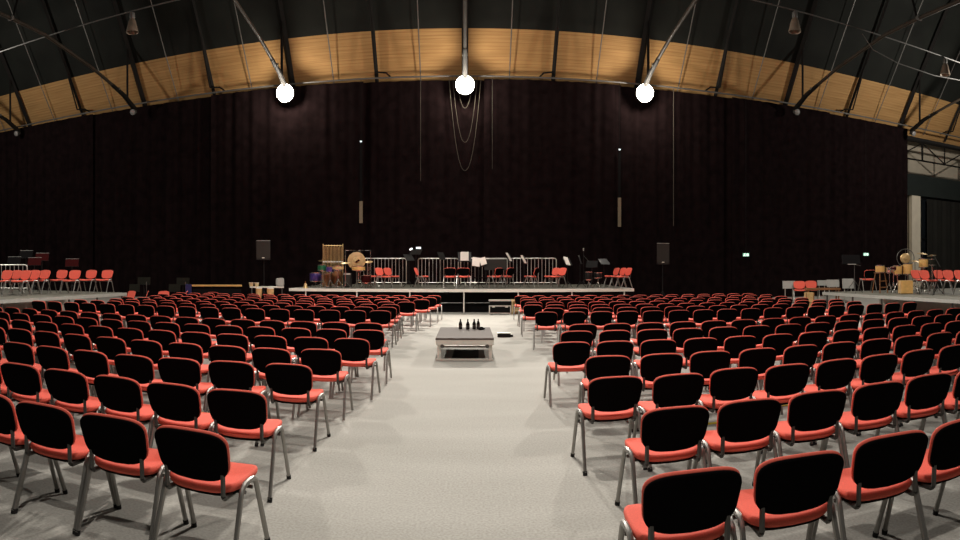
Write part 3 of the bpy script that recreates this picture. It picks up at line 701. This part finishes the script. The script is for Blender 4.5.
# loudspeakers on poles (floor, either side of the stage)
def pole_speaker(px, r, zc, wd, hh, label1, label2):
    x, y = pol(px, r); rz = -atan2(x, y)*0.6
    p = thing('speaker_pole', label2, 'stand', (x, y, 0), rz, 'loudspeaker poles')
    MB().tube([(0, 0, 0.12), (0, 0, zc-hh/2-0.005)], 0.02, 8).build('pole', M['blackmetal'], p)
    for k in range(3):
        w_ = 0.5+2*pi*k/3; MB().tube([(0, 0, 0.75), (0.45*cos(w_), 0.45*sin(w_), 0.015)], 0.014, 6).build('leg', M['blackmetal'], p)
    t = thing('loudspeaker', label1, 'loudspeaker', (x, y, zc), rz, 'loudspeakers on poles')
    b = MB(); b.add([(-wd/2,-0.2,-hh/2),(wd/2,-0.2,-hh/2),(wd*0.36,0.22,-hh/2),(-wd*0.36,0.22,-hh/2),(-wd/2,-0.2,hh/2),(wd/2,-0.2,hh/2),(wd*0.36,0.22,hh/2),(-wd*0.36,0.22,hh/2)],
                    [(3,2,1,0),(4,5,6,7),(0,1,5,4),(1,2,6,5),(2,3,7,6),(3,0,4,7)]); b.build('cabinet', M['blackmetal'], t, False)
    MB().slab(superell(wd*0.47, hh*0.47, 8, 32), 0.03, 0.012, lambda u, v, w_: (u, -0.21-w_, v)).build('grille', M['grille'], t)
    MB().box((0, -0.229, -hh*0.40), (0.10, 0.012, 0.035)).build('badge', M['white'], t, False)
    MB().box((0, -0.215, hh*0.485), (wd*0.96, 0.03, 0.02)).build('top_trim', M['greypanel'], t, False)
pole_speaker(264, 25.0, 2.43, 0.60, 0.80, 'dark loudspeaker on a pole beside the drum cluster', 'black tripod pole under the loudspeaker beside the drum cluster')
pole_speaker(662.5, 25.0, 2.28, 0.53, 0.88, 'dark loudspeaker on a pole off the end with three chairs', 'black tripod pole under the loudspeaker off the end with three chairs')

# ---------------------------------------------------------------- percussion beside the tubular bells
x, y = pol(333, 25.1)
t = thing('tubular_bells', 'tubular bells with brass tubes in a golden frame', 'tubular bells', (x, y, SZ), 0.3)
f = MB()
for s in (-1, 1): f.tube([(0.41*s, 0, 0.04), (0.41*s, 0, 1.80)], 0.022, 8); f.box((0.41*s, 0, 0.03), (0.06, 0.5, 0.06))
f.tube([(-0.41, 0, 0.10), (0.41, 0, 0.10)], 0.018, 8); f.tube([(-0.41, 0, 1.72), (0.41, 0, 1.72)], 0.02, 8)
f.build('frame', M['brass'], t)
for k in range(13): MB().tube([(-0.345+k*0.0575, -0.03+0.05*(k % 2), 1.76 if k % 2 else 1.66), (-0.345+k*0.0575, -0.03+0.05*(k % 2), 0.45+0.035*k)], 0.0145, 8).build('bell_tube', M['brass'], t)
MB().box((0, 0, 1.05), (0.84, 0.05, 0.05)).build('crossbar', M['white'], t, False)
x, y = pol(357, 24.9)
t = thing('gong_stand', 'chrome goal-shaped stand carrying the great gong', 'stand', (x, y, SZ), 0.2)
MB().tube([(-0.48, 0, 0.02), (-0.48, 0, 1.52), (0.56, 0, 1.52), (0.56, 0, 0.02)], 0.022, 8).build('frame', M['chrome'], t)
for s in (-0.48, 0.56): MB().tube([(s, -0.25, 0.02), (s, 0.25, 0.02)], 0.02, 6).build('foot', M['chrome'], t)
x, y = pol(356.5, 24.75)
t = thing('gong', 'great golden brown gong behind the snare drum', 'gong', (x, y, SZ+1.08), 0.2)
MB().lathe([(0.0, 0.06), (0.06, 0.055), (0.08, 0.03), (0.28, 0.02), (0.37, 0.0), (0.37, -0.05), (0.35, -0.05)], axis='y', n=28).build('disc', M['tan'], t)
MB().lathe([(0.0, 0.066), (0.06, 0.061), (0.085, 0.036), (0.16, 0.032), (0.165, 0.026)], axis='y', n=24).build('polished_centre', M['brass'], t)
for s in (-1, 1): MB().tube([(0.14*s, 0, 0.29), (0.10*s, 0.12, 0.43)], 0.008, 5).build('cord', M['blackmetal'], t)
MB().box((0.05, -0.09, 0.0), (0.17, 0.02, 0.07), 0, 0, -0.5).build('dark_mallet', M['darkred'], t, False)
def drum(px, r, z, zc, rad, dep, mname, label, name='drum', tilt=0.0, legs=True, grp=None, head='drumhead'):
    x, y = pol(px, r); t = thing(name, label, 'drum', (x, y, z), random.uniform(-0.4, 0.4), grp)
    MB().lathe([(rad*0.98, -dep/2), (rad, -dep/2+0.01), (rad, dep/2-0.01), (rad*0.98, dep/2)], (0, 0, zc), 24, tilt=tilt).build('shell', M[mname], t)
    hm = MB().lathe([(0, dep/2+0.004), (rad*0.97, dep/2+0.004)], (0, 0, zc), 24, tilt=tilt); hm.build('head', M[head], t)
    for e in (-1, 1): MB().lathe([(rad*1.0, e*dep/2-0.018), (rad*1.045, e*dep/2-0.018), (rad*1.045, e*dep/2+0.012), (rad*0.99, e*dep/2+0.012)], (0, 0, zc), 24, tilt=tilt).build('hoop', M['chrome'], t)
    l = MB()
    if legs:
        for k in range(3):
            w_ = 0.4+2*pi*k/3
            l.tube([(0, 0, zc*0.45), (rad*1.15*cos(w_), rad*1.15*sin(w_), 0.01)], 0.012, 6)
            l.tube([(0, 0, zc-dep/2-0.06), (rad*0.95*cos(w_), rad*0.95*sin(w_), zc-dep/2)], 0.010, 6)
        l.tube([(0, 0, zc*0.3), (0, 0, zc-dep/2-0.04)], 0.014, 6)
        l.build('stand', M['chrome'], t)
    return t
drum(358.5, 23.6, SZ, 0.78, 0.26, 0.17, 'gold', 'amber snare drum with white head in front of the gong', 'snare_drum')
drum(322, 23.9, SZ, 0.80, 0.17, 0.22, 'green', 'green lacquered drum at the outer end of the drum cluster')
drum(330, 23.7, SZ, 0.74, 0.16, 0.20, 'purple', 'purple lacquered drum beside the green drum')
drum(315.5, 24.8, SZ, 0.42, 0.24, 0.34, 'purple', 'dark purple floor drum under the green drum')
drum(338, 23.5, SZ, 0.80, 0.22, 0.14, 'tan', 'shallow tan drum before the tubular bells')
drum(337, 24.4, SZ, 0.38, 0.19, 0.62, 'brown', 'tall brown hand drum standing behind the shallow tan drum', legs=False)
drum(327.5, 24.35, SZ, 0.30, 0.17, 0.5, 'brown', 'squat brown hand drum below the purple drum', legs=False)
drum(366, 23.9, SZ, 0.35, 0.2, 0.3, 'darkred', 'small dark red drum low behind the snare stand')
def cymbal(px, r, z, h, rad, label, tilt=0.15):
    x, y = pol(px, r); t = thing('cymbal', label, 'cymbal', (x, y, z), 0, 'cymbals on stands')
    MB().lathe([(0.012, 0.02), (0.045, 0.018), (0.06, 0.006), (rad, -0.015), (rad*0.98, -0.018), (0.05, 0.0)], (0, 0, h), 22, tilt=tilt).build('plate', M['brass'], t)
    tripod(MB(), h).build('stand', M['chrome'], t)
cymbal(345.5, 23.8, SZ, 1.0, 0.2, 'brass cymbal between the tubular bells and the snare drum')
cymbal(369, 24.2, SZ, 1.05, 0.16, 'small cymbal at the end of the gong stand', 0.3)
cymbal(322.5, 25.3, SZ, 1.1, 0.17, 'small cymbal above the green drum', -0.2)
x, y = pol(347.3, 24.1)
t = thing('amplifier', 'tall black amplifier cabinet between the bells and the snare drum', 'amplifier', (x, y, SZ), 0.1)
MB().box((0, 0, 0.31), (0.34, 0.32, 0.56)).build('cabinet', M['blackmetal'], t, False)
MB().box((0, -0.165, 0.27), (0.29, 0.015, 0.42)).build('grille', M['grille'], t, False)
MB().box((0, -0.165, 0.55), (0.30, 0.012, 0.06)).build('control_panel', M['greypanel'], t, False)
for q in (-0.13, 0.13): MB().box((q, 0, 0.015), (0.05, 0.3, 0.03)).build('foot', M['alu'], t, False)
for k, (px, r, h, lab) in enumerate(((375, 24.5, 0.42, 'low red-topped stool beside the snare drum'),)):
    x, y = pol(px, r); t = thing('stool', lab, 'stool', (x, y, SZ))
    MB().lathe([(0.15, 0), (0.17, 0.015), (0.17, 0.05), (0.15, 0.065)], (0, 0, h), 20).build('seat', M['red'], t)
    tripod(MB(), h, 0.2, 0.25).build('base', M['chrome'], t)

# stand cluster past the barrier end
for px, r, h, rz, tl, lab in ((580, 24.2, 1.12, 1.3, 0.3, 'black music stand leaning at the near side of the stand cluster'), (592, 24.8, 0.95, -0.4, 0.6, 'black music stand with flat desk in the middle of the stand cluster'),
                          (604, 24.6, 1.05, 0.5, 0.8, 'black music stand at the end of the cluster behind three chairs')):
    music_stand(px, r, SZ, h, rz, lab, tilt=tl, grp='stand cluster past the barrier', edge=(px < 585))
x, y = pol(583.5, 24.5)
t = thing('microphone_stand', 'tall thin microphone stand in the stand cluster', 'microphone stand', (x, y, SZ), 0.2)
tripod(MB(), 1.5, 0.3).build('stand', M['blackmetal'], t)
MB().tube([(0, 0, 1.3), (0.2, -0.1, 1.05)], 0.010, 6).build('boom', M['bracket'], t)
MB().lathe([(0.0, -0.05), (0.022, -0.04), (0.022, 0.02), (0.03, 0.04), (0.022, 0.07), (0, 0.075)], (0, 0, 1.53), 12).build('microphone', M['greypanel'], t)
drum(588.5, 24.0, SZ, 0.48, 0.15, 0.3, 'blackmetal', 'black hand drum low in the stand cluster', head='greypanel')
drum(598, 24.3, SZ, 0.50, 0.17, 0.2, 'blackmetal', 'black drum beside the three chairs in the stand cluster', head='greypanel')

# flight case, wooden panel under and beside the stage
x, y = pol(500, 22.0)
t = thing('flight_case', 'black flight case with silver edges under the stage front', 'case', (x, y, 0), -0.02)
MB().box((0, 0.1, 0.27), (0.76, 0.5, 0.46)).build('body', M['black'], t, False)
e = MB()
for z in (0.045, 0.31): e.box((0, -0.155, z), (0.80, 0.02, 0.035))
for xx in (-0.385, 0.385): e.box((xx, -0.155, 0.17), (0.035, 0.02, 0.28))
e.box((0, 0.1, 0.505), (0.82, 0.54, 0.04)); e.build('edging', M['alu'], t, False)
for xx in (-0.24, 0.24): MB().box((xx, -0.165, 0.285), (0.10, 0.02, 0.06)).build('latch', M['alu'], t, False)
for xx in (-0.3, 0.3): MB().box((xx, 0.1, 0.02), (0.08, 0.4, 0.04)).build('castor', M['rubber'], t, False)
x, y = pol(517.5, 22.0)
t = thing('wooden_steps', 'pale wooden steps against the stage beside the flight case', 'steps', (x, y, 0), 0.0)
for s in (-0.2, 0.2): MB().box((s, 0.08, 0.27), (0.03, 0.4, 0.54)).build('side_board', M['ply'], t, False)
for k in range(3): MB().box((0, -0.05+0.10*k, 0.14+0.17*k), (0.44, 0.16, 0.03)).build('tread', M['ply'], t, False)
MB().box((0, 0.27, 0.27), (0.42, 0.02, 0.52)).build('back_board', M['ply'], t, False)

# ---------------------------------------------------------------- things on the floor left of the stage
for (px, r, h, w_, lab) in ((134.5, 23.9, 0.90, 0.42, 'dark olive desk stand between the two end red chairs'), (144, 24.4, 1.17, 0.52, 'taller dark olive desk stand behind the edge-on red chair'),
                            (174.5, 23.9, 0.90, 0.46, 'dark olive desk stand in front of the chair by the blue cloth'), (183, 24.4, 1.15, 0.52, 'taller dark olive desk stand beside the blue cloth')):
    music_stand(px, r, 0, h, 0.4, lab, deskmat='olive', w_=w_, grp='dark desk stands on the floor', dh=0.30, tilt=0.25)
for px, lab in ((146.5, 'thin pale pole beside the taller desk stand near the end chairs'), (185.5, 'thin pale pole beside the blue cloth')):
    x, y = pol(px, 24.1); o = MB(); tripod(o, 1.12, 0.2); o.tube([(0, 0, 1.0), (0, 0, 1.14)], 0.018, 8)
    q = tag(o.build('pole_stand', M['bracket']), lab, 'stand', 'thin pole stands'); q.location = (x, y, 0)
x, y = pol(188.5, 24.0)
cm = MB()
for k in range(7): cm.box((-0.1+k*0.035, 0.01*(k % 2), 0.52), (0.036, 0.05, 1.04))
o = tag(cm.build('blue_cloth', M['blue'], None, False), 'deep blue cloth hanging at the end of the long console', 'cloth'); o.location = (x, y, 0)
x, y = pol(217, 24.3)
t = thing('console', 'long dark console with a golden wooden top rail', 'console', (x, y, 0), 0.43)
MB().box((0, 0, 0.48), (1.95, 0.5, 0.90)).build('body', M['black'], t, False)
MB().box((0, -0.05, 0.985), (2.0, 0.62, 0.055)).build('top_rail', M['gold'], t, False)
for s in (-0.9, 0.9): MB().box((s, 0, 0.015), (0.1, 0.5, 0.03)).build('foot', M['blackmetal'], t, False)
x, y = pol(217, 22.6)
t = thing('bottle', 'small pale bottle standing on the seat before the long console', 'bottle', (x, y, 0.478))
MB().lathe([(0.032, 0), (0.034, 0.01), (0.034, 0.13), (0.014, 0.18), (0.013, 0.21)], n=14).build('body', M['paper'], t)
MB().lathe([(0.015, 0.205), (0.015, 0.23), (0, 0.23)], n=10).build('cap', M['blue'], t)
x, y = pol(267, 24.0)
t = thing('side_table', 'pale low table left of the stage, cluttered with percussion', 'table', (x, y, 0), 0.33)
MB().box((0, 0, 0.93), (1.35, 0.45, 0.05)).build('tabletop', M['white'], t, False)
for a in (-0.6, 0.6):
    for b in (-0.18, 0.18): MB().tube([(a, b, 0), (a, b, 0.91)], 0.02, 6).build('leg', M['bracket'], t)
for px, r, zz, rad, dep, mm, lab in ((259, 23.0, 0, 0.12, 0.42, 'tan', 'tan hand drum in front of the pale table, outer one'), (270.5, 22.9, 0, 0.13, 0.4, 'tan', 'tan hand drum in front of the pale table, inner one')):
    x, y = pol(px, r); t = thing('hand_drum', lab, 'drum', (x, y, 0), 0, 'tan hand drums')
    MB().lathe([(rad*0.6, 0.42), (rad*0.8, 0.6), (rad, 0.76), (rad, 0.92)], n=20).build('shell', M[mm], t)
    MB().lathe([(0, 0.925), (rad*0.98, 0.925), (rad*1.03, 0.90)], n=20).build('head', M['drumhead'], t)
    tripod(MB(), 0.6, 0.24).build('stand', M['blackmetal'], t)
x, y = pol(254, 24.0)
t = thing('bongo', 'pair of joined cream bongos at the end of the pale table', 'bongo', (x, y, 0.955), 0.3)
for s in (-1, 1):
    q = MB().lathe([(0.07, 0), (0.095, 0.15)], (0.11*s, 0, 0), 16).build('shell', M['ply'], t); MB().lathe([(0, 0.153), (0.093, 0.153), (0.098, 0.14)], (0.11*s, 0, 0), 16).build('head', M['drumhead'], q)
MB().box((0, 0, 0.08), (0.1, 0.03, 0.04)).build('bridge', M['blackmetal'], t, False)
x, y = pol(280, 23.85)
t = thing('practice_amplifier', 'rounded grey box standing on the pale table', 'amplifier', (x, y, 0.955), 0.3)
MB().slab(superell(0.165, 0.17, 5, 32), 0.18, 0.03, lambda u, v, w_: (u, w_, 0.17+v)).build('cabinet', M['greypanel'], t)
MB().slab(superell(0.13, 0.12, 4, 28), 0.02, 0.006, lambda u, v, w_: (u, -0.095-w_, 0.16+v)).build('grille', M['greypanel'], t)
x, y = pol(305.5, 23.6)
t = thing('bell', 'small golden bell on the stage floor left of the drum cluster', 'bell', (x, y, SZ))
MB().lathe([(0.0, 0.21), (0.03, 0.20), (0.06, 0.15), (0.08, 0.06), (0.11, 0.0), (0.10, 0.0), (0.06, 0.06), (0, 0.13)], n=20).build('body', M['brass'], t)
MB().tube([(0, 0, 0.2), (0, 0, 0.27)], 0.014, 8).build('handle', M['brown'], t)
# music stands behind the choir platform chairs
for (px, r, h, lab, dm) in ((26, 21.9, 1.37, 'tall dark music stand behind the tight trio of platform chairs', 'black'), (42, 21.7, 1.27, 'tall dark red music stand behind the fifth platform chair', 'darkred'),
                            (14, 21.3, 1.13, 'dark music stand low behind the barrier rail', 'black'), (34.5, 21.2, 1.10, 'small dark red music stand behind the sixth platform chair', 'darkred'),
                            (72, 21.6, 1.06, 'dark red music stand behind the third and fourth platform chairs', 'darkred')):
    music_stand(px, r, LZ-0.0, h, 0.55, lab, deskmat=dm, edge=True, grp='music stands on the choir platform', tilt=0.6)

# ---------------------------------------------------------------- right of the stage
for (px, r, zb, w_, hh, lab) in ((789, 23.6, 0.38, 0.50, 0.30, 'pale grey desk panel on legs, the one farthest from the percussion platform'), (822, 24.55, 0.38, 0.38, 0.22, 'dull grey desk panel behind the brown table'),
                             (833, 23.8, 0.38, 0.50, 0.29, 'pale grey desk panel over the brown table end'), (848, 23.1, 0.0, 0.44, 0.38, 'pale grey desk panel with dark side beside the tripod stand')):
    x, y = pol(px, r); t = thing('desk_panel', lab, 'desk', (x, y, zb), -0.35, 'pale grey desk panels')
    zc = 1.03-zb + (0.06 if hh > 0.35 else 0.05 if px > 820 else 0.12 if px > 810 else 0)
    MB().box((0, 0, zc), (w_, 0.05, hh), 0, -0.2).build('panel', M['greypanel'], t, False)
    MB().box((w_/2+0.012, 0.02, zc), (0.025, 0.14, hh), 0, -0.2).build('side_cheek', M['black'], t, False)
    for s in (-0.3, 0.3): MB().tube([(w_*s, 0.02, 0.0), (w_*s, 0.02, zc-hh*0.45)], 0.016, 6).build('leg', M['alu'], t)
x, y = pol(822.5, 22.7)
t = thing('side_table', 'long brown wooden table before the pale grey desks', 'table', (x, y, 0), -0.35)
MB().box((0, 0, 0.90), (1.30, 0.5, 0.07)).build('tabletop', M['brown'], t, False)
for a in (-0.58, 0.58):
    for b in (-0.2, 0.2): MB().box((a, b, 0.435), (0.05, 0.05, 0.87)).build('leg', M['brown'], t, False)
x, y = pol(809, 22.1)
t = thing('wooden_crate', 'olive brown crate under the brown table', 'crate', (x, y, 0), -0.35)
for z in (0.12, 0.32, 0.52, 0.70): MB().box((0, 0, z), (0.30, 0.36, 0.17)).build('board', M['tan'], t, False)
for s in (-0.14, 0.14): MB().box((s, -0.19, 0.39), (0.03, 0.03, 0.78)).build('corner_post', M['brown'], t, False)
x, y = pol(854.5, 20.8)
t = thing('keyboard_stand', 'tall black stand with dark desk and tripod base on the percussion platform', 'stand', (x, y, RZ if y < 18.2 and x > 11.9 else 0.0), -0.5)
bz = 0.0 if t.location[2] > 0 else RZ
tripod(MB(), 1.0+bz, 0.34, 0.45).build('tripod', M['bracket'], t)
MB().box((-0.12, 0, 1.16+bz), (0.62, 0.05, 0.36), 0, -0.5).build('desk', M['black'], t, False)
MB().box((-0.10, -0.1, 1.0+bz), (0.30, 0.03, 0.02)).build('edge_highlight', M['greypanel'], t, False)  # pale strip imitating light caught along the desk edge
MB().tube([(0, 0, 1.0+bz), (0.2, -0.05, 0.95+bz)], 0.014, 6).build('clamp', M['bracket'], t)
def platform_drum(*a, **k): return drum(*a, **k)
drum(880, 20.9, RZ, 0.84, 0.165, 0.24, 'gold', 'amber drum with cream head on a wooden rack, nearest the tripod stand', 'drum', legs=False)
x, y = pol(880, 20.9)
t = thing('drum_rack', 'wooden legged rack under the amber drum at the platform end', 'rack', (x, y, RZ), 0.2)
for a in (-0.16, 0.16):
    for b in (-0.12, 0.12): MB().tube([(a*1.3, b*1.5, 0.0), (a*0.8, b*0.8, 0.71)], 0.018, 6).build('leg', M['brown'], t)
for z in (0.2, 0.42): MB().box((0, -0.15, z), (0.38, 0.03, 0.035)).build('crossbar', M['brown'], t, False)
MB().box((0, 0, 0.70), (0.34, 0.28, 0.025)).build('top_board', M['brown'], t, False)
drum(889.5, 20.9, RZ, 0.80, 0.14, 0.16, 'chrome', 'small silver drum between the amber drum and the gong', 'drum')
drum(893.5, 20.6, RZ, 0.86, 0.10, 0.10, 'darkred', 'small dark red drum in front of the gong ring', 'drum')
drum(897.5, 21.0, RZ, 0.80, 0.16, 0.30, 'gold', 'amber conga beside the wooden box drum, shorter one', 'conga')
drum(907.8, 21.05, RZ, 0.84, 0.17, 0.36, 'gold', 'amber conga in front of the gong ring, taller one', 'conga')
drum(923.5, 21.5, RZ, 1.05, 0.17, 0.30, 'gold', 'amber tom drum of the kit behind the percussion platform chairs', 'tom_drum')
drum(932.5, 21.3, RZ, 1.08, 0.13, 0.2, 'olive', 'small dark tom drum of the kit behind the chairs', 'tom_drum')
cymbal(922, 21.8, RZ, 1.40, 0.2, 'cymbal over the amber tom drum'); cymbal(931.5, 22.2, RZ, 1.34, 0.18, 'cymbal over the small dark tom drum', -0.15)
cymbal(915, 21.2, RZ, 1.12, 0.15, 'small cymbal between the gong ring and the amber tom drum', 0.2)
x, y = pol(905.5, 21.9)
t = thing('ring_gong', 'gong with golden centre hung in a large dark metal ring', 'gong', (x, y, RZ), -0.5)
rg = []
for k in range(33): w_ = 2*pi*k/32; rg.append((0.32*cos(w_), 0, 1.24+0.32*sin(w_)))
MB().tube(rg, 0.014, 6).build('ring', M['bracket'], t)
MB().lathe([(0, 0.05), (0.05, 0.045), (0.07, 0.02), (0.17, 0.01), (0.19, -0.03)], (0, 0, 1.22), 24, 'y').build('disc', M['brass'], t)
MB().tube([(0, 0, 0.1), (0, 0, 0.92)], 0.014, 6).build('post', M['bracket'], t)
MB().tube([(0, 0, 1.41), (0, 0, 1.56)], 0.006, 5).build('cord', M['bracket'], t)
for k in range(3): w_ = 2*pi*k/3; MB().tube([(0, 0, 0.3), (0.28*cos(w_), 0.28*sin(w_), 0.01)], 0.012, 6).build('leg', M['bracket'], t)
x, y = pol(905.5, 20.2)
t = thing('box_drum', 'tan wooden box drum standing on the percussion platform below the congas', 'box drum', (x, y, RZ), -0.45)
MB().box((0, 0, 0.235), (0.42, 0.40, 0.43)).build('body', M['tan'], t, False)
MB().box((0, -0.205, 0.235), (0.40, 0.012, 0.42)).build('front_plate', M['gold'], t, False)
for a in (-0.16, 0.16):
    for b in (-0.15, 0.15): MB().lathe([(0.02, 0), (0.02, 0.025)], (a, b, 0), 8).build('foot', M['rubber'], t)
music_stand(937, 19.0, RZ, 1.08, 0.75, 'grey music stand leaning in front of the percussion platform chairs', deskmat='olive', tilt=0.5, grp='grey stand', w_=0.46, dh=0.4, edge=True)
# exit signs
for px, z, yy in ((746, 2.42, 29.4), (866, 2.55, 29.4)):
    th = (px-480)/F; x, y, _ = hall(29.72*math.tan((px-465)/F), 29.72)
    t = thing('exit_sign', 'small lit green exit sign, %s' % ('nearer the second loudspeaker' if px < 800 else 'above the tripod stand by the percussion platform'), 'sign', (x, y, z), -th*0.4, 'lit exit signs')
    MB().box((0, 0, 0), (0.34, 0.05, 0.17)).build('housing', M['green_sign'], t, False)
    MB().box((0.08, -0.03, 0.0), (0.11, 0.008, 0.13)).build('door_symbol', M['sign_white'], t, False)
    m = MB(); m.box((-0.09, -0.03, 0.01), (0.05, 0.008, 0.09), 0, 0, 0.4); m.lathe([(0.02, -0.004), (0.02, 0.004)], (-0.065, -0.03, 0.075), 10, 'y')
    m.box((-0.12, -0.03, -0.045), (0.03, 0.008, 0.07), 0, 0, 0.7); m.box((-0.06, -0.03, -0.05), (0.025, 0.008, 0.07), 0, 0, -0.5); m.build('running_figure', M['sign_white'], t, False)
    MB().tube([(0, 0.02, 0.1), (0, 0.02, 11.2-z)], 0.006, 5).build('hanger', M['blackmetal'], t)
